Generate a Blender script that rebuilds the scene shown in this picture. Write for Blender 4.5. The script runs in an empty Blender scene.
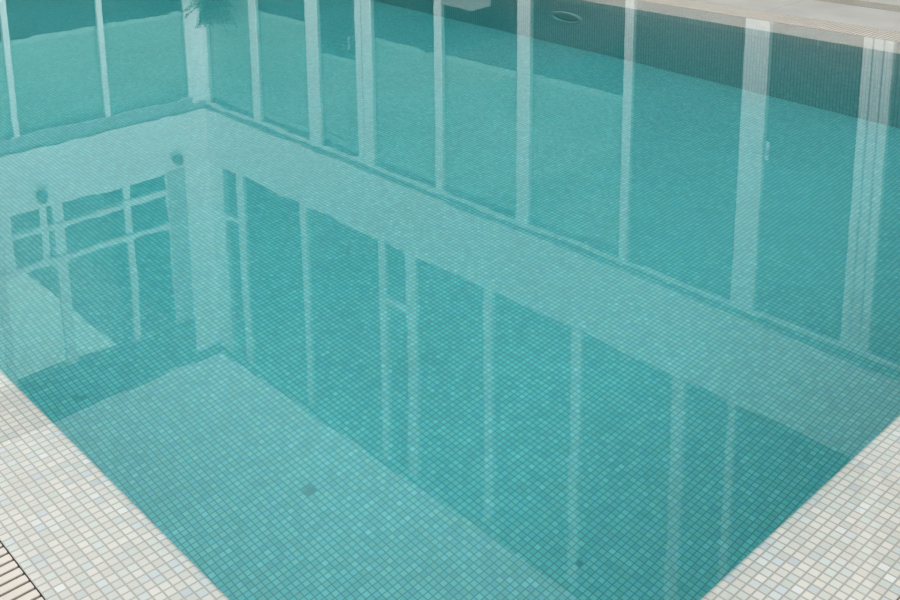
import bpy, bmesh, math, random
from mathutils import Vector, Matrix
random.seed(7)
S = bpy.context.scene
COL = S.collection

# ------------------------------------------------------------------ helpers
class MB:
    """collects quads / boxes and builds one mesh object"""
    def __init__(self):
        self.v = []; self.f = []; self.sm = []
    def poly(self, pts, smooth=False):
        n = len(self.v); self.v += [tuple(p) for p in pts]
        self.f.append(tuple(range(n, n+len(pts)))); self.sm.append(smooth)
    def box(self, x0, x1, y0, y1, z0, z1):
        n = len(self.v)
        self.v += [(x0,y0,z0),(x1,y0,z0),(x1,y1,z0),(x0,y1,z0),(x0,y0,z1),(x1,y0,z1),(x1,y1,z1),(x0,y1,z1)]
        for q in ((3,2,1,0),(4,5,6,7),(0,1,5,4),(1,2,6,5),(2,3,7,6),(3,0,4,7)):
            self.f.append(tuple(n+i for i in q)); self.sm.append(False)
    def lathe(self, prof, seg=32, M=None, smooth=True):
        """prof: list of (r, z) ; closed on the axis when r == 0"""
        M = M or Matrix.Identity(4); n = len(self.v)
        for r, z in prof:
            for k in range(seg):
                a = 2*math.pi*k/seg
                self.v.append(tuple(M @ Vector((r*math.cos(a), r*math.sin(a), z))))
        for i in range(len(prof)-1):
            for k in range(seg):
                a = n+i*seg+k; b = n+i*seg+(k+1) % seg
                self.f.append((a, b, b+seg, a+seg)); self.sm.append(smooth)
    def tube(self, pts, rads, seg=8):
        n = len(self.v); m = len(pts)
        for i, p in enumerate(pts):
            p = Vector(p)
            d = (Vector(pts[min(i+1, m-1)])-Vector(pts[max(i-1, 0)])).normalized()
            u = d.cross(Vector((0, 0, 1)))
            if u.length < 1e-3: u = d.cross(Vector((1, 0, 0)))
            u.normalize(); w = d.cross(u)
            for k in range(seg):
                a = 2*math.pi*k/seg
                self.v.append(tuple(p+rads[i]*(math.cos(a)*u+math.sin(a)*w)))
        for i in range(m-1):
            for k in range(seg):
                a = n+i*seg+k; b = n+i*seg+(k+1) % seg
                self.f.append((a, b, b+seg, a+seg)); self.sm.append(True)
        self.f.append(tuple(n+k for k in range(seg))[::-1]); self.sm.append(False)
        self.f.append(tuple(n+(m-1)*seg+k for k in range(seg))); self.sm.append(False)
    def build(self, name, mat, parent=None, bevel=0):
        me = bpy.data.meshes.new(name); me.from_pydata(self.v, [], self.f)
        me.polygons.foreach_set('use_smooth', self.sm)
        bm = bmesh.new(); bm.from_mesh(me)
        bmesh.ops.recalc_face_normals(bm, faces=bm.faces)
        bm.to_mesh(me); bm.free()
        me.materials.append(mat)
        o = bpy.data.objects.new(name, me); COL.objects.link(o)
        if parent is not None:
            o.parent = parent
            o.matrix_parent_inverse = parent.matrix_world.inverted()
        if bevel:
            b = o.modifiers.new('bevel', 'BEVEL'); b.width = bevel; b.segments = 2; b.limit_method = 'ANGLE'
        return o

def empty(name, loc):
    o = bpy.data.objects.new(name, None); COL.objects.link(o); o.location = loc
    o.empty_display_size = .1
    o.matrix_world = Matrix.Translation(loc)
    return o
def tag(o, label=None, cat=None, group=None, kind=None):
    if label: o['label'] = label
    if cat: o['category'] = cat
    if group: o['group'] = group
    if kind: o['kind'] = kind
    return o
def struct(o, label=None, cat=None):
    return tag(o, label, cat, kind='structure')

# ------------------------------------------------------------------ materials
def new_mat(name):
    m = bpy.data.materials.new(name); m.use_nodes = True
    nt = m.node_tree; nt.nodes.clear()
    out = nt.nodes.new('ShaderNodeOutputMaterial')
    return m, nt, out
def principled(name, col, rough=.5, spec=.5, metal=0, noise=0, nscale=4):
    m, nt, out = new_mat(name)
    b = nt.nodes.new('ShaderNodeBsdfPrincipled'); nt.links.new(b.outputs[0], out.inputs[0])
    b.inputs['Base Color'].default_value = (*col, 1); b.inputs['Roughness'].default_value = rough
    b.inputs['Specular IOR Level'].default_value = spec; b.inputs['Metallic'].default_value = metal
    if noise:
        tc = nt.nodes.new('ShaderNodeTexCoord'); n = nt.nodes.new('ShaderNodeTexNoise')
        n.inputs['Scale'].default_value = nscale; n.inputs['Detail'].default_value = 4
        nt.links.new(tc.outputs['Object'], n.inputs['Vector'])
        mr = nt.nodes.new('ShaderNodeMapRange')
        mr.inputs['From Min'].default_value = .3; mr.inputs['From Max'].default_value = .7
        mr.inputs['To Min'].default_value = 1-noise; mr.inputs['To Max'].default_value = 1+noise
        nt.links.new(n.outputs[0], mr.inputs[0])
        mx = nt.nodes.new('ShaderNodeVectorMath'); mx.operation = 'SCALE'
        mx.inputs[0].default_value = col; nt.links.new(mr.outputs[0], mx.inputs['Scale'])
        nt.links.new(mx.outputs[0], b.inputs['Base Color'])
    return m

TILE = .025
def mosaic(name, axes, cols, grout, grout_w=.0042, blend=.0012, rough=.35, stains=(), vary=.1, spec=.3):
    """square glass mosaic; axes = the two object axes the grid lies in"""
    m, nt, out = new_mat(name); N = nt.nodes.new; L = nt.links.new
    b = N('ShaderNodeBsdfPrincipled'); L(b.outputs[0], out.inputs[0])
    tc = N('ShaderNodeTexCoord'); sp = N('ShaderNodeSeparateXYZ'); L(tc.outputs['Object'], sp.inputs[0])
    def math_(op, a, c=None, d=None):
        n = N('ShaderNodeMath'); n.operation = op
        for i, x in enumerate((a, c, d)):
            if x is None: continue
            if isinstance(x, (int, float)): n.inputs[i].default_value = x
            else: L(x, n.inputs[i])
        return n.outputs[0]
    edges = []; cells = []
    for ax in axes:
        u = math_('DIVIDE', math_('ADD', sp.outputs[ax], .0001), TILE)
        cells.append(math_('FLOOR', u))
        fr = math_('FRACT', u)
        edges.append(math_('MULTIPLY', math_('MINIMUM', fr, math_('SUBTRACT', 1., fr)), TILE))
    e = math_('MINIMUM', edges[0], edges[1])
    mr = N('ShaderNodeMapRange'); mr.interpolation_type = 'SMOOTHSTEP'
    mr.inputs['From Min'].default_value = grout_w/2-blend; mr.inputs['From Max'].default_value = grout_w/2+blend
    L(e, mr.inputs[0])
    cv = N('ShaderNodeCombineXYZ'); L(cells[0], cv.inputs[0]); L(cells[1], cv.inputs[1])
    wn = N('ShaderNodeTexWhiteNoise'); wn.noise_dimensions = '2D'; L(cv.outputs[0], wn.inputs['Vector'])
    cr = N('ShaderNodeValToRGB'); cr.color_ramp.interpolation = 'CONSTANT'
    els = cr.color_ramp.elements
    while len(els) > 1: els.remove(els[-1])
    els[0].position = 0; els[0].color = (*cols[0][1], 1)
    pos = cols[0][0]
    for w, c in cols[1:]:
        el = els.new(pos); el.color = (*c, 1); pos += w
    L(wn.outputs['Value'], cr.inputs[0])
    # brightness varies from tile to tile and in sheets
    sc = N('ShaderNodeSeparateColor'); L(wn.outputs['Color'], sc.inputs[0])
    v1 = math_('MULTIPLY_ADD', sc.outputs[1], 2*vary, 1-vary)
    nz = N('ShaderNodeTexNoise'); nz.inputs['Scale'].default_value = 1.6; nz.inputs['Detail'].default_value = 3
    L(tc.outputs['Object'], nz.inputs['Vector'])
    v2 = math_('MULTIPLY_ADD', nz.outputs[0], .22, .89)
    v = math_('MULTIPLY', v1, v2)
    for (x, y, r, k) in stains:
        d = N('ShaderNodeVectorMath'); d.operation = 'DISTANCE'
        cc = N('ShaderNodeCombineXYZ'); L(cells[0], cc.inputs[0]); L(cells[1], cc.inputs[1])
        L(cc.outputs[0], d.inputs[0]); d.inputs[1].default_value = (math.floor(x/TILE)+.4, math.floor(y/TILE)+.3, 0)
        ins = math_('LESS_THAN', d.outputs['Value'], r)
        v = math_('MULTIPLY', v, math_('MULTIPLY_ADD', ins, k-1, 1.))
    vs = N('ShaderNodeVectorMath'); vs.operation = 'SCALE'; L(cr.outputs[0], vs.inputs[0]); L(v, vs.inputs['Scale'])
    mx = N('ShaderNodeMix'); mx.data_type = 'RGBA'
    L(mr.outputs[0], mx.inputs[0]); mx.inputs[6].default_value = (*grout, 1); L(vs.outputs[0], mx.inputs[7])
    L(mx.outputs[2], b.inputs['Base Color'])
    b.inputs['Roughness'].default_value = rough; b.inputs['Specular IOR Level'].default_value = spec
    return m

WHITES = [(.50, (.575,.55,.50)), (.18, (.54,.545,.505)), (.09, (.52,.54,.53)), (.09, (.60,.56,.515)),
          (.08, (.52,.545,.50)), (.03, (.49,.515,.53)), (.03, (.62,.615,.595))]
def tint(cs, t): return [(w, tuple(a*b for a, b in zip(c, t))) for w, c in cs]
POOLT = [(.38, (.52,.54,.52)), (.18, (.44,.52,.52)), (.12, (.45,.51,.53)), (.12, (.56,.55,.52)),
         (.07, (.43,.53,.50)), (.07, (.47,.50,.54)), (.06, (.58,.58,.58))]
GROUT = (.34,.33,.29)
M = {}
M['cop'] = mosaic('white_mosaic', (0, 1), WHITES, GROUT, vary=.07)
STAINS = [(1.04, 1.893, 1.3, .62), (1.54, .969, .6, .6), (.62, 2.95, .9, .75), (2.2, 3.1, .6, .7)]
M['pf'] = mosaic('pool_floor_mosaic', (0, 1), POOLT, (.29,.29,.28), stains=STAINS, vary=.1)
M['pwx'] = mosaic('pool_wall_mosaic_yz', (1, 2), POOLT, (.29,.29,.28), vary=.1)
M['pwy'] = mosaic('pool_wall_mosaic_xz', (0, 2), POOLT, (.29,.29,.28), vary=.1)
M['grate'] = principled('cream_grating', (.44,.395,.34), .55, .3, noise=.05, nscale=9)
M['grate2'] = principled('weathered_grating', (.31,.285,.24), .6, .3, noise=.08, nscale=9)
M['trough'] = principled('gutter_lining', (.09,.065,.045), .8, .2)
M['white'] = principled('white_painted_frame', (.82,.82,.81), .45, .4)
M['band'] = principled('white_render', (.80,.80,.79), .7, .2, noise=.03, nscale=2)
M['grey'] = principled('soffit_shade_grey', (.30,.36,.36), .7, .2, noise=.04, nscale=2)  # shade under the slab band is put into this grey
M['seam'] = principled('grey_joint_and_shade', (.42,.44,.44), .7, .2)
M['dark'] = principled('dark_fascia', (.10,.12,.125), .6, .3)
M['room'] = principled('room_wall_paint', (.20,.21,.20), .8, .2)
M['roomfloor'] = principled('room_floor', (.12,.10,.08), .6, .3)
M['blind'] = principled('blind_cloth', (.60,.64,.60), .85, .1, noise=.04, nscale=1.2)
M['hem'] = principled('blind_hem_bar', (.85,.85,.83), .5, .4)
M['steel'] = principled('steel', (.62,.63,.62), .25, .5, metal=1)
M['stone'] = None
M['box'] = principled('pale_planter', (.36,.37,.36), .6, .3)
M['soil'] = principled('soil', (.05,.035,.025), .9, .1)
M['leaf'] = principled('palm_leaf', (.035,.075,.03), .5, .3, noise=.2, nscale=6)
M['stem'] = principled('palm_trunk', (.11,.08,.05), .8, .2, noise=.2, nscale=15)
M['pot'] = principled('grey_pot', (.22,.22,.21), .6, .3)
M['lampdark'] = principled('dark_lamp_body', (.16,.18,.18), .4, .4)
M['rimw'] = principled('lamp_rim', (.50,.52,.50), .35, .5)
M['lens'] = principled('lamp_lens', (.34,.38,.36), .3, .5)

def stone_mat():
    m, nt, out = new_mat('pale_stone_paving'); N = nt.nodes.new; L = nt.links.new
    b = N('ShaderNodeBsdfPrincipled'); L(b.outputs[0], out.inputs[0])
    tc = N('ShaderNodeTexCoord'); sp = N('ShaderNodeSeparateXYZ'); L(tc.outputs['Object'], sp.inputs[0])
    ms = []
    for ax, off, size in ((0, .415, 1.2), (1, 3.097, 1.2)):
        a = N('ShaderNodeMath'); a.operation = 'SUBTRACT'; L(sp.outputs[ax], a.inputs[0]); a.inputs[1].default_value = off-6*size
        d = N('ShaderNodeMath'); d.operation = 'DIVIDE'; L(a.outputs[0], d.inputs[0]); d.inputs[1].default_value = size
        f = N('ShaderNodeMath'); f.operation = 'FRACT'; L(d.outputs[0], f.inputs[0])
        p = N('ShaderNodeMath'); p.operation = 'PINGPONG'; L(f.outputs[0], p.inputs[0]); p.inputs[1].default_value = .5
        g = N('ShaderNodeMath'); g.operation = 'LESS_THAN'; L(p.outputs[0], g.inputs[0]); g.inputs[1].default_value = .0022
        ms.append(g.outputs[0])
    mx = N('ShaderNodeMath'); mx.operation = 'MAXIMUM'; L(ms[0], mx.inputs[0]); L(ms[1], mx.inputs[1])
    n = N('ShaderNodeTexNoise'); n.inputs['Scale'].default_value = 3; n.inputs['Detail'].default_value = 8; L(tc.outputs['Object'], n.inputs['Vector'])
    cr = N('ShaderNodeValToRGB'); cr.color_ramp.elements[0].position = .3; cr.color_ramp.elements[1].position = .75
    cr.color_ramp.elements[0].color = (.335,.315,.285,1); cr.color_ramp.elements[1].color = (.40,.38,.35,1)
    L(n.outputs[0], cr.inputs[0])
    mix = N('ShaderNodeMix'); mix.data_type = 'RGBA'; L(mx.outputs[0], mix.inputs[0])
    L(cr.outputs[0], mix.inputs[6]); mix.inputs[7].default_value = (.25,.23,.20,1)
    L(mix.outputs[2], b.inputs['Base Color']); b.inputs['Roughness'].default_value = .7
    b.inputs['Specular IOR Level'].default_value = .3
    return m
M['stone'] = stone_mat()

def glass_mat():
    m, nt, out = new_mat('green_tinted_pane'); N = nt.nodes.new; L = nt.links.new
    lw = N('ShaderNodeLayerWeight'); lw.inputs[0].default_value = .5
    pw = N('ShaderNodeMath'); pw.operation = 'POWER'; L(lw.outputs['Facing'], pw.inputs[0]); pw.inputs[1].default_value = 5
    fr = N('ShaderNodeMath'); fr.operation = 'MULTIPLY_ADD'; L(pw.outputs[0], fr.inputs[0]); fr.inputs[1].default_value = .93; fr.inputs[2].default_value = .07
    t = N('ShaderNodeBsdfTransparent'); t.inputs[0].default_value = (.62,.78,.74,1)
    g = N('ShaderNodeBsdfGlossy'); g.inputs['Roughness'].default_value = .0; g.inputs[0].default_value = (.9,.95,.95,1)
    mx = N('ShaderNodeMixShader'); L(fr.outputs[0], mx.inputs[0]); L(t.outputs[0], mx.inputs[1]); L(g.outputs[0], mx.inputs[2])
    L(mx.outputs[0], out.inputs[0]); return m
M['glass'] = glass_mat()

def water_mat():
    m, nt, out = new_mat('pool_water'); N = nt.nodes.new; L = nt.links.new
    g = N('ShaderNodeBsdfGlass'); g.inputs['IOR'].default_value = 1.333; g.inputs['Roughness'].default_value = 0
    tc = N('ShaderNodeTexCoord')
    n1 = N('ShaderNodeTexNoise'); n1.inputs['Scale'].default_value = 3.0; n1.inputs['Detail'].default_value = 2.5
    L(tc.outputs['Object'], n1.inputs['Vector'])
    bp = N('ShaderNodeBump'); bp.inputs['Strength'].default_value = 1; bp.inputs['Distance'].default_value = WAVE
    L(n1.outputs[0], bp.inputs['Height']); L(bp.outputs[0], g.inputs['Normal'])
    L(g.outputs[0], out.inputs['Surface'])
    a = N('ShaderNodeVolumeAbsorption'); a.inputs['Color'].default_value = (*ABS_COL, 1); a.inputs['Density'].default_value = ABS_D
    L(a.outputs[0], out.inputs['Volume'])
    return m
WAVE = .0005
# absorption per metre = density * (1 - colour)
ABS_D = .60
ABS_COL = (.30,.925,.935)
M['water'] = water_mat()

def emis(name, col, k):
    m, nt, out = new_mat(name)
    e = nt.nodes.new('ShaderNodeEmission'); e.inputs[0].default_value = (*col, 1); e.inputs[1].default_value = k
    nt.links.new(e.outputs[0], out.inputs[0]); return m
M['glowceil'] = emis('glowing_ceiling', (1.,.97,.92), 2.6)  # emission added to a plain white room ceiling to make it look lit

# ------------------------------------------------------------------ pool
WX, LY = 5.81, 12.0         # pool: X 0..WX (across the picture), Y 0..LY
TS = .30                    # mosaic rim width
DEPTH = 1.64
def ring_side(side, prof, closed=True, ext=True):
    """sweep profile (u outward from the pool edge, z) along one side, mitred at the corners"""
    mb = MB(); A = []; B = []
    for u, z in prof:
        if side == 'left':   A.append((-u, -u, z)); B.append((-u, LY+u, z))
        elif side == 'right': A.append((-u, -u, z)); B.append((WX+u, -u, z))
        elif side == 'far':  A.append((WX+u, -u, z)); B.append((WX+u, LY+u, z))
        else:                A.append((-u, LY+u, z)); B.append((WX+u, LY+u, z))
    n = len(prof)
    for i in range(n if closed else n-1):
        j = (i+1) % n
        mb.poly([A[i], A[j], B[j], B[i]])
    if closed:
        mb.poly(A); mb.poly(B[::-1])
    return mb

LIP = .014
prof = [(TS, -.003), (LIP, -.0155)]
for k in range(1, 7):
    a = k/6*math.pi/2
    prof.append((LIP-LIP*math.sin(a), -.0155-LIP+LIP*math.cos(a)))
prof += [(0, -.20), (TS, -.20)]
names = {'left': ('pool_rim_left', 'white mosaic rim strip along the pool edge at lower left'),
         'right': ('pool_rim_right', 'white mosaic rim strip along the pool edge at lower right'),
         'far': ('pool_rim_far', 'white mosaic rim strip along the far pool edge at top right'),
         'end': ('pool_rim_end', 'white mosaic rim strip along the end of the pool')}
for s, (nm, lb) in names.items():
    struct(ring_side(s, prof).build(nm, M['cop']))

fl = MB()
fz = lambda y: -DEPTH if y < 4.2 else -DEPTH-.048*(y-4.2)
ys = [-.02, 4.2, LY+.02]
for i in range(2):
    fl.poly([(-.02, ys[i], fz(ys[i])), (WX+.02, ys[i], fz(ys[i])), (WX+.02, ys[i+1], fz(ys[i+1])), (-.02, ys[i+1], fz(ys[i+1]))])
struct(fl.build('pool_floor', M['pf']))
zb = fz(LY)-.05
w = MB(); w.box(-.15, 0, -.15, LY+.15, zb, -.20); struct(w.build('pool_wall_left', M['pwx']))
w = MB(); w.box(WX, WX+.15, -.15, LY+.15, zb, -.20); struct(w.build('pool_wall_far', M['pwx']))
w = MB(); w.box(0, WX, -.15, 0, zb, -.20); struct(w.build('pool_wall_right', M['pwy']))
w = MB(); w.box(0, WX, LY, LY+.15, zb, -.20); struct(w.build('pool_wall_end', M['pwy']))

w = MB()
zt = 0.0; e = TS-.001
w.v = [(-e,-e,zt),(WX+e,-e,zt),(WX+e,LY+e,zt),(-e,LY+e,zt),(-e,-e,zb-.1),(WX+e,-e,zb-.1),(WX+e,LY+e,zb-.1),(-e,LY+e,zb-.1)]
w.f = [(0,1,2,3),(7,6,5,4),(0,4,5,1),(1,5,6,2),(2,6,7,3),(3,7,4,0)]; w.sm = [False]*6
tag(w.build('pool_water', M['water']), 'still clear turquoise water filling the tiled pool', 'water', kind='stuff')

# underwater lamp on the far wall
def pool_lamp(y, z, label):
    root = empty('pool_lamp', (WX, y, z))
    Mx = Matrix.Translation((WX, y, z)) @ Matrix.Rotation(-math.pi/2, 4, 'Y')
    r = MB(); r.lathe([(.135, .0), (.135, .012), (.142, .03), (.156, .038), (.168, .032), (.174, .016), (.174, 0)], 48, Mx)
    r.build('rim', M['rimw'], root)
    l = MB(); l.lathe([(.0001, .030), (.06, .028), (.11, .020), (.134, .010), (.134, .001)], 48, Mx)
    l.build('lens', M['lens'], root)
    tag(root, label, 'lamp', 'lamps set in the far pool wall')
pool_lamp(4.60, -.74, 'round underwater lamp with pale rim set in the far pool wall')

# overflow gratings
def grating(name, side, u0, u1, pitch, gap, mat, label, a, b, group='overflow gratings'):
    """slats perpendicular to the edge; a..b is the run along the edge"""
    mb = MB(); n = int((b-a)/pitch)
    def bx(s0, s1, v0, v1, z0, z1):
        if side == 'left': mb.box(-v1, -v0, s0, s1, z0, z1)
        elif side == 'right': mb.box(s0, s1, -v1, -v0, z0, z1)
        elif side == 'far': mb.box(WX+v0, WX+v1, s0, s1, z0, z1)
        else: mb.box(s0, s1, LY+v0, LY+v1, z0, z1)
    def slat(s0, s1, v0, v1):      # wide on top, narrow below
        t = (s1-s0)*.36; P = []
        for (sa, sb, z) in ((s0, s1, .001), (s0, s1, -.0012), (s0+t, s1-t, -.020)):
            for (a_, v) in ((sa, v0), (sb, v0), (sb, v1), (sa, v1)):
                P.append({'left': (-v, a_, z), 'right': (a_, -v, z), 'far': (WX+v, a_, z), 'end': (a_, LY+v, z)}[side])
        n0 = len(mb.v); mb.v += P
        F_ = [(0,1,2,3), (11,10,9,8)]
        for q in (0, 4):
            for k in range(4): F_.append((q+k, q+4+k, q+4+(k+1) % 4, q+(k+1) % 4))
        for ff in F_: mb.f.append(tuple(n0+i for i in ff)); mb.sm.append(False)
    for i in range(n):
        s = a+i*pitch
        slat(s+gap/2, s+pitch-gap/2, u0, u1)
    for f in (.12, .5, .88):
        v = u0+(u1-u0)*f
        bx(a, a+n*pitch, v-.006, v+.006, -.030, -.0185)
    o = mb.build(name, mat)
    return tag(o, label, 'drain grate', group)
G0, G1 = TS+.0045, .600
grating('overflow_grating', 'left', G0, G1, .0306, .0092, M['grate'], 'cream slatted overflow grate in the bottom left corner', -G1, LY+G1)
grating('overflow_grating', 'right', G0, G1, .0306, .0092, M['grate'], 'cream slatted overflow grate peeping in at the bottom right corner', -TS, WX+TS)
grating('overflow_grating', 'far', G0, G1, .0306, .0092, M['grate'], 'cream slatted overflow grate running along the far white pool rim', -G1, LY+G1)
grating('overflow_grating', 'end', G0, G1, .0306, .0092, M['grate'], 'cream slatted overflow grate at the end of the pool below the palm', -TS, WX+TS)
grating('drain_grating', 'far', 7.11-WX, 7.345-WX, .0306, .0085, M['grate2'], 'dull brown slatted drain grate across the pale paving at the top right corner', -3, 14.3, 'paving drain gratings')
# gutters under the gratings
GU = G1+.004
for s in names:
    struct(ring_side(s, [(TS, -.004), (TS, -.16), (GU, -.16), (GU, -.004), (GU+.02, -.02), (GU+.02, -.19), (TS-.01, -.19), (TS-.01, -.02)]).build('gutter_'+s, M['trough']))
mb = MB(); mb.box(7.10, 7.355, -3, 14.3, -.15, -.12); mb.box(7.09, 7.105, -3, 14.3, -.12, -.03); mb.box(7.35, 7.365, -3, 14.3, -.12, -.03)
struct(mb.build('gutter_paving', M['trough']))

# paving
XB, YB = 8.0, 14.5            # planes of the two glazed fronts
def slab(name, *b):
    mb = MB()
    for q in b: mb.box(*q, -.2, 0)
    return struct(mb.build(name, M['stone']))
slab('paving_left', (-14, -GU, -14, YB))
slab('paving_right', (-GU, 7.105, -14, -GU))
slab('paving_end', (-GU, WX+GU, LY+GU, YB))
slab('paving_far', (WX+GU, 7.105, -GU, YB), (7.35, XB, -14, YB), (7.105, 7.35, 14.3, YB), (7.105, 7.35, -14, -3))

# ------------------------------------------------------------------ the house round the pool
Z1, ZS0, ZS1, ZR = 3.51, 3.58, 4.52, 8.12
def bay(kind, wall, c0, w0, c1, w1, z0, z1, label, n, glass=True, head=.06, sill=.06, seam=(), rails=(), handle=None, dep=.075):
    """one glazed bay between mullion centres c0<c1 with half mullions w0/2 and w1/2; wall 'R' (plane X=XB) or 'L' (plane Y=YB)"""
    def B(mb, s0, s1, d0, d1, za, zb_):      # d = depth behind the front plane
        if wall == 'R': mb.box(XB+d0, XB+d1, s0, s1, za, zb_)
        else: mb.box(s0, s1, YB+d0, YB+d1, za, zb_)
    cx = (c0+c1)/2; PD = .022
    root = empty(f'{kind}_{n}', (XB, cx, z0) if wall == 'R' else (cx, YB, z0))
    struct(root)
    f = MB(); g = .0008
    B(f, c0+g, c0+w0/2, 0, dep, z0, z1); B(f, c1-w1/2, c1-g, 0, dep, z0, z1)
    B(f, c0+w0/2, c1-w1/2, .01, dep-.01, z1-head, z1); B(f, c0+w0/2, c1-w1/2, .01, dep-.01, z0, z0+sill)
    f.build('frame', M['white'], root)
    for (za, zb_) in rails:
        r = MB(); B(r, c0+g, c1-g, -.02, .05, za, zb_); r.build('rail', M['white'], root)
        r = MB(); B(r, c0+g, c1-g, -.012, .03, za-.03, za-.001); r.build('rail_shade', M['seam'], root)  # second strip paints the shadow line below the rail in grey
    for s in seam:
        q = MB(); B(q, s-.008, s+.008, -.003, .03, z0, z1-.01); q.build('seam_strip', M['seam'], root)
    p = MB()
    if wall == 'R': X = XB+PD; p.poly([(X, c0+w0/2-.01, z0+sill-.01), (X, c1-w1/2+.01, z0+sill-.01), (X, c1-w1/2+.01, z1-head+.01), (X, c0+w0/2-.01, z1-head+.01)])
    else: Y = YB+PD; p.poly([(c0+w0/2-.01, Y, z0+sill-.01), (c1-w1/2+.01, Y, z0+sill-.01), (c1-w1/2+.01, Y, z1-head+.01), (c0+w0/2-.01, Y, z1-head+.01)])
    p.build('glass_pane', M['glass'], root)
    if handle:
        s, hz = handle
        h = MB()
        h.box(XB-.012, XB+.01, s-.02, s+.02, hz-.09, hz+.09)
        h.tube([(XB-.005, s, hz+.03), (XB-.05, s, hz+.03), (XB-.058, s+.02, hz+.03), (XB-.058, s+.14, hz+.025)], [.011, .011, .011, .009], 10)
        h.build('handle', M['steel'], root)
    return root

n = [0]; dn = [0]
def nx(): n[0] += 1; return n[0]
# right front, ground floor (Y centre, mullion width), from the corner towards the viewer
GR = [(14.43, .12), (12.90, .19), (11.32, .28), (10.10, .34), (8.57, .125), (7.08, .19), (5.56, .10), (4.05, .25), (2.87, .26), (1.5, .19), (0., .19), (-1.5, .19), (-3., .19)]
for i in range(len(GR)-1):
    (c1, w1), (c0, w0) = GR[i], GR[i+1]
    hd = None; kind = 'window'; sm = []
    if i == 2: hd = (10.41, 1.74); kind = 'door'
    if i == 7: hd = (3.86, 1.73); kind = 'door'
    if i == 1: sm = [c0-.0]
    if i == 3: sm = [c1-.0]
    if kind == 'door': dn[0] += 1; k = dn[0]
    else: k = nx()
    if i == 2: sm = [c0+.03]
    if i == 7: sm = [c0+.04]
    if i == 8: sm = [c1-.055]
    if i in (1, 3): sm = []
    bay(kind, 'R', c0, w0, c1, w1, 0, Z1, '', k, seam=sm, handle=hd)
UR = [(14.15, .10), (13.56, .19), (11.73, .13), (9.82, .14), (9.19, .19), (7.68, .14), (6.20, .14), (4.75, .15), (4.10, .08), (2.6, .14), (1.1, .14), (-.4, .14), (-1.9, .14), (-3., .14)]
for i in range(len(UR)-1):
    (c1, w1), (c0, w0) = UR[i], UR[i+1]
    rails = ((5.40, 5.50),) if i in (0, 3) else ()
    bay('window', 'R', c0, w0, c1, w1, ZS1, ZR, '', nx(), head=.02, rails=rails)
# left front
GL = [(-4.3, .09), (-2.8, .09), (-1.3, .09), (.2, .09), (1.7, .09), (3.2, .09), (4.70, .09), (6.20, .09), (7.76, .14)]
for i in range(len(GL)-1):
    (c0, w0), (c1, w1) = GL[i], GL[i+1]
    bay('window', 'L', c0, w0, c1, w1, 0, 3.33, '', nx(), head=.008)
UL = [(-4.3, .12), (-1.8, .12), (-.3, .19), (1.2, .12), (2.7, .12), (4.25, .12), (5.22, .17), (6.41, .12), (7.16, .05)]
RL = ((4.88, 4.97), (5.46, 5.56))
for i in range(len(UL)-1):
    (c0, w0), (c1, w1) = UL[i], UL[i+1]
    bay('window', 'L', c0, w0, c1, w1, ZS1, 7.42, '', nx(), head=.02, rails=RL)

def part(nm, mat, *bs, bev=0):
    mb = MB()
    for q in bs: mb.box(*q)
    return struct(mb.build(nm, mat, bevel=bev))
part('trim_1', M['white'], (7.761, XB+.14, YB, YB+.03, 0, 3.42), (XB, XB+.14, 14.43, YB, 0, 3.51))          # corner post
part('trim_2', M['white'], (7.62, XB+.14, YB, YB+.14, ZS1, ZR), (XB, XB+.14, 14.15, YB, ZS1, ZR), (7.50, 7.62, YB, YB+.14, ZS1, ZR))
part('trim_6', M['seam'], (7.162, 7.499, YB+.01, YB+.10, ZS1, 7.42))
part('trim_7', M['white'], (4.925, 5.035, YB-.015, YB+.018, ZS1, 5.455))
part('trim_8', M['white'], (4.315, 4.47, YB-.015, YB+.018, ZS1, 5.455))
part('trim_3', M['grey'], (XB+.05, XB+.2, -3, YB, Z1, ZS0))                                  # solid strip, its grey painting the soffit's shadow line
part('trim_4', M['grey'], (-4.3, XB+.2, YB+.02, YB+.2, 3.33, ZS0))  # lintel strip with the soffit's shade put into its grey
part('wall_slab_band', M['band'], (XB-.03, XB+4.5, -3, YB+.001, ZS0, ZS1), (-4.3, XB+4.5, YB-.03, YB+5.5, ZS0, ZS1))
part('trim_5', M['dark'], (-4.3, 7.499, YB-.01, YB+.2, 7.42, ZR))  # fascia over the upper windows, shade put into its dark colour
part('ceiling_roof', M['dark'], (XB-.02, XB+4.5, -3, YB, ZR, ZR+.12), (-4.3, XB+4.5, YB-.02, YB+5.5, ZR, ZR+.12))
# rooms behind the glass
part('wall_right_back', M['room'], (XB+4.3, XB+4.5, -3, YB+5.5, 0, ZR))
part('wall_left_back', M['room'], (-4.3, XB+4.3, YB+5.3, YB+5.5, 0, ZR))
part('wall_right_side', M['room'], (XB+.1, XB+4.3, -3.2, -3, 0, ZR))
part('wall_left_side', M['room'], (-4.5, -4.3, YB, YB+5.5, 0, ZR))
part('wall_room_divider', M['room'], (6.06, 6.20, YB+.15, YB+5.3, ZS1, 7.4))
part('floor_right_room', M['roomfloor'], (XB, XB+4.3, -3, YB, -.2, 0))
part('floor_left_room', M['roomfloor'], (-4.3, XB+4.3, YB, YB+5.3, -.2, 0))
part('ceiling_room', M['room'], (6.20, XB, YB+.2, YB+5.3, 7.42, 7.5))
part('ceiling_glowing', M['glowceil'], (-4.3, 6.06, YB+.2, YB+4.6, 7.40, 7.46))  # white ceiling of the upper left room, given an added glow

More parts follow.
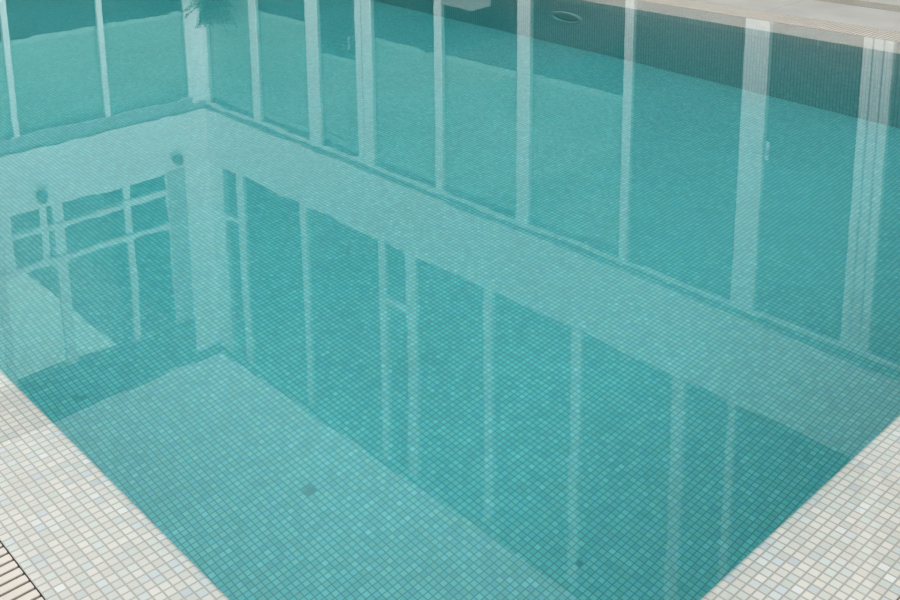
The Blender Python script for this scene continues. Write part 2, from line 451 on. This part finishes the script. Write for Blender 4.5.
# roller blinds behind the ground floor glass
def blind(wall, s0, s1, zlo, label, group):
    root = empty('roller_blind', ((XB+.12, (s0+s1)/2, zlo) if wall == 'R' else ((s0+s1)/2, YB+.12, zlo)))
    def P(mb, d0, d1, za, zb_):
        if wall == 'R': mb.box(XB+d0, XB+d1, s0, s1, za, zb_)
        else: mb.box(s0, s1, YB+d0, YB+d1, za, zb_)
    c = MB(); P(c, .12, .123, zlo, 3.30); c.build('cloth', M['blind'], root)
    h = MB(); P(h, .108, .132, zlo-.065, zlo+.005); h.build('hem_bar', M['hem'], root)
    c = MB(); P(c, .10, .17, 3.30, 3.40 if wall == 'R' else 3.33); c.build('cassette', M['white'], root)
    tag(root, label, 'blind', group)
RG = 'roller blinds in the far glazed front'
for i, (zlo, lb) in {0: (.15, 'pale roller blind lowered to the ground beside the corner post'),
            1: (1.69, 'half lowered pale roller blind, next but one to the corner post'),
            2: (2.09, 'half lowered pale roller blind in the door bay with the wide posts'),
            3: (1.68, 'half lowered pale roller blind just right of the wide double post'),
            4: (1.67, 'half lowered pale roller blind just behind the tall pale planter'),
            5: (1.64, 'half lowered pale roller blind ending at the thin post near the pool lamp')
            }.items():
    (c1, w1), (c0, w0) = GR[i], GR[i+1]
    blind('R', c0+.005, c1-.005, zlo, lb, RG)
lbl = ['half lowered pale roller blind in the left front, beside the corner post', 'half lowered pale roller blind in the left front, between the two thin posts',
       'half lowered pale roller blind in the left front at the left picture edge']
for k, i in enumerate((7, 6, 5)):
    (c0, w0), (c1, w1) = GL[i], GL[i+1]
    blind('L', c0+.005, c1-.005, 1.90, lbl[k], 'roller blinds in the left glazed front')

# lamps on the white band of the left front
for x, lb in ((4.93, 'small dark wall lamp on the white band over the paired posts at left'), (7.31, 'small dark wall lamp on the white band near the inner corner')):
    root = empty('wall_lamp', (x, YB-.03, 4.34))
    My = Matrix.Translation((x, YB-.03, 4.34)) @ Matrix.Rotation(math.pi/2, 4, 'X')
    p = MB(); p.lathe([(.0001, .02), (.06, .02), (.06, 0)], 24, My, False); p.build('back_plate', M['steel'], root)
    b = MB(); b.lathe([(.0001, -.11), (.05, -.105), (.085, -.06), (.09, 0), (.075, .05), (.04, .085), (.0001, .09)], 24, Matrix.Translation((x, YB-.15, 4.34)))
    b.build('lamp_shade', M['lampdark'], root)
    a = MB(); a.tube([(x, YB-.05, 4.34), (x, YB-.11, 4.34)], [.018, .018], 10); a.build('arm', M['lampdark'], root)
    tag(root, lb, 'wall lamp', 'lamps on the white band')

# pale planter box at the foot of the glazed front
root = empty('planter', (7.775, 7.81, 0))
b = MB(); x0, x1, y0, y1, h = 7.60, 7.95, 7.56, 8.06, .80
for q in ((x0, x1, y0, y0+.03, .03, h), (x0, x1, y1-.03, y1, .03, h), (x0, x0+.03, y0+.03, y1-.03, .03, h), (x1-.03, x1, y0+.03, y1-.03, .03, h), (x0+.03, x1-.03, y0+.03, y1-.03, .03, .06)): b.box(*q)
b.build('planter_body', M['box'], root)
b = MB(); b.box(x0+.04, x1-.04, y0+.04, y1-.04, 0, .03); b.build('foot', M['seam'], root)
b = MB(); b.box(x0+.03, x1-.03, y0+.03, y1-.03, h-.10, h-.05); b.build('soil', M['soil'], root)
tag(root, 'tall pale square planter against the far glazed front', 'planter')

# potted palm by the corner post
root = empty('potted_palm', (7.76, 13.75, 0))
px, py = 7.76, 13.75
b = MB(); T = Matrix.Translation((px, py, 0))
b.lathe([(.0001, 0), (.14, 0), (.15, .02), (.20, .40), (.215, .42), (.215, .45), (.19, .45), (.185, .40), (.0001, .39)], 32, T); b.build('pot', M['pot'], root)
b = MB(); b.lathe([(.0001, .41), (.187, .40)], 24, T); b.build('soil', M['soil'], root)
b = MB(); b.tube([(px, py, .38), (px+.02, py, .7), (px+.03, py-.01, 1.05)], [.05, .042, .03], 12); b.build('trunk', M['stem'], root)
fr = MB(); rnd = random.Random(3)
for k in range(26):
    az = rnd.uniform(0, 2*math.pi); el = rnd.uniform(1.15, 1.52); Lf = rnd.uniform(.6, 1.02)
    d0 = Vector((math.cos(az)*math.cos(el), math.sin(az)*math.cos(el), math.sin(el)))
    if d0.x > .1: d0.x *= .25
    pts = []; p = Vector((px+.03, py-.01, 1.03)); d = d0.copy()
    for s in range(9):
        pts.append(p.copy()); p = p+d.normalized()*Lf/8; d.z -= .10
    fr.tube(pts, [.008-.0008*i for i in range(9)], 5)
    for i in range(2, 9):
        t = (pts[i]-pts[i-1]).normalized(); side = t.cross(Vector((0, 0, 1))).normalized()
        for sg in (-1, 1):
            for o_ in (0, .5):
                q = pts[i-1].lerp(pts[i], o_); ll = .27*math.sin(math.pi*(i+o_)/10.5)+.06
                tip = q+t*ll*.75+side*sg*ll*.55+Vector((0, 0, -.04)); mid = q.lerp(tip, .5)+Vector((0, 0, .02)); wv = side.cross(t)*.004+t*.011
                fr.poly([q, mid+wv, tip, mid-wv])
fr.build('foliage', M['leaf'], root)
tag(root, 'potted palm with dark feathery fronds in front of the corner post', 'potted plant')

# ------------------------------------------------------------------ daylight: bright overcast
wd = bpy.data.worlds.new('overcast_sky'); S.world = wd; wd.use_nodes = True
nt = wd.node_tree; nt.nodes.clear(); N = nt.nodes.new; L = nt.links.new
out = N('ShaderNodeOutputWorld'); bg = N('ShaderNodeBackground'); L(bg.outputs[0], out.inputs[0])
tc = N('ShaderNodeTexCoord'); nrm = N('ShaderNodeVectorMath'); nrm.operation = 'NORMALIZE'; L(tc.outputs['Generated'], nrm.inputs[0])
sep = N('ShaderNodeSeparateXYZ'); L(nrm.outputs[0], sep.inputs[0])
cr = N('ShaderNodeValToRGB'); L(sep.outputs[2], cr.inputs[0])
els = cr.color_ramp.elements
els[0].position = 0; els[0].color = (.55,.56,.52,1)
els[1].position = 1; els[1].color = (.93,.97,1,1)
q = els.new(.04); q.color = (.80,.84,.84,1)
q = els.new(.35); q.color = (.95,.98,1,1)
# brighter veil of cloud round the hidden sun, behind the viewer
dt = N('ShaderNodeVectorMath'); dt.operation = 'DOT_PRODUCT'; L(nrm.outputs[0], dt.inputs[0])
sd = Vector((-.12, -.93, .42)).normalized(); dt.inputs[1].default_value = sd
mr = N('ShaderNodeMapRange'); mr.interpolation_type = 'SMOOTHSTEP'; L(dt.outputs['Value'], mr.inputs[0])
mr.inputs['From Min'].default_value = .45; mr.inputs['From Max'].default_value = 1.0
mr.inputs['To Min'].default_value = 1.0; mr.inputs['To Max'].default_value = 2.6
sc = N('ShaderNodeVectorMath'); sc.operation = 'SCALE'; L(cr.outputs[0], sc.inputs[0]); L(mr.outputs[0], sc.inputs['Scale'])
L(sc.outputs[0], bg.inputs[0]); bg.inputs[1].default_value = 1.6

# ------------------------------------------------------------------ camera
h, pitch, yaw, roll, f, pcx, pcy = 1.70352, .222993, .743656, -.014215, 1045.998, 428.391, 31.821
cxw, cyw = -.997867, -1.045545
F = Vector((math.sin(yaw)*math.cos(pitch), math.cos(yaw)*math.cos(pitch), -math.sin(pitch)))
R = Vector((math.cos(yaw), -math.sin(yaw), 0)); U = R.cross(F)
R, U = math.cos(roll)*R+math.sin(roll)*U, -math.sin(roll)*R+math.cos(roll)*U
cam = bpy.data.cameras.new('camera'); co = bpy.data.objects.new('camera', cam); COL.objects.link(co)
co.matrix_world = Matrix(((R.x, U.x, -F.x, cxw), (R.y, U.y, -F.y, cyw), (R.z, U.z, -F.z, h), (0, 0, 0, 1)))
cam.sensor_fit = 'HORIZONTAL'; cam.sensor_width = 36; cam.lens = f/900*36
cam.shift_x = (450-pcx)/900; cam.shift_y = -(300-pcy)/900
cam.clip_start = .05; cam.clip_end = 300
S.camera = co

S.view_settings.view_transform = 'Standard'; S.view_settings.look = 'None'
S.view_settings.exposure = 0; S.view_settings.gamma = 1; S.view_settings.use_curve_mapping = False
S.cycles.max_bounces = 14; S.cycles.diffuse_bounces = 5; S.cycles.glossy_bounces = 6
S.cycles.transmission_bounces = 12; S.cycles.transparent_max_bounces = 16
S.cycles.caustics_refractive = True; S.cycles.caustics_reflective = True
S.cycles.pixel_filter_width = 1.9
S.cycles.blur_glossy = 0; S.cycles.sample_clamp_indirect = 0
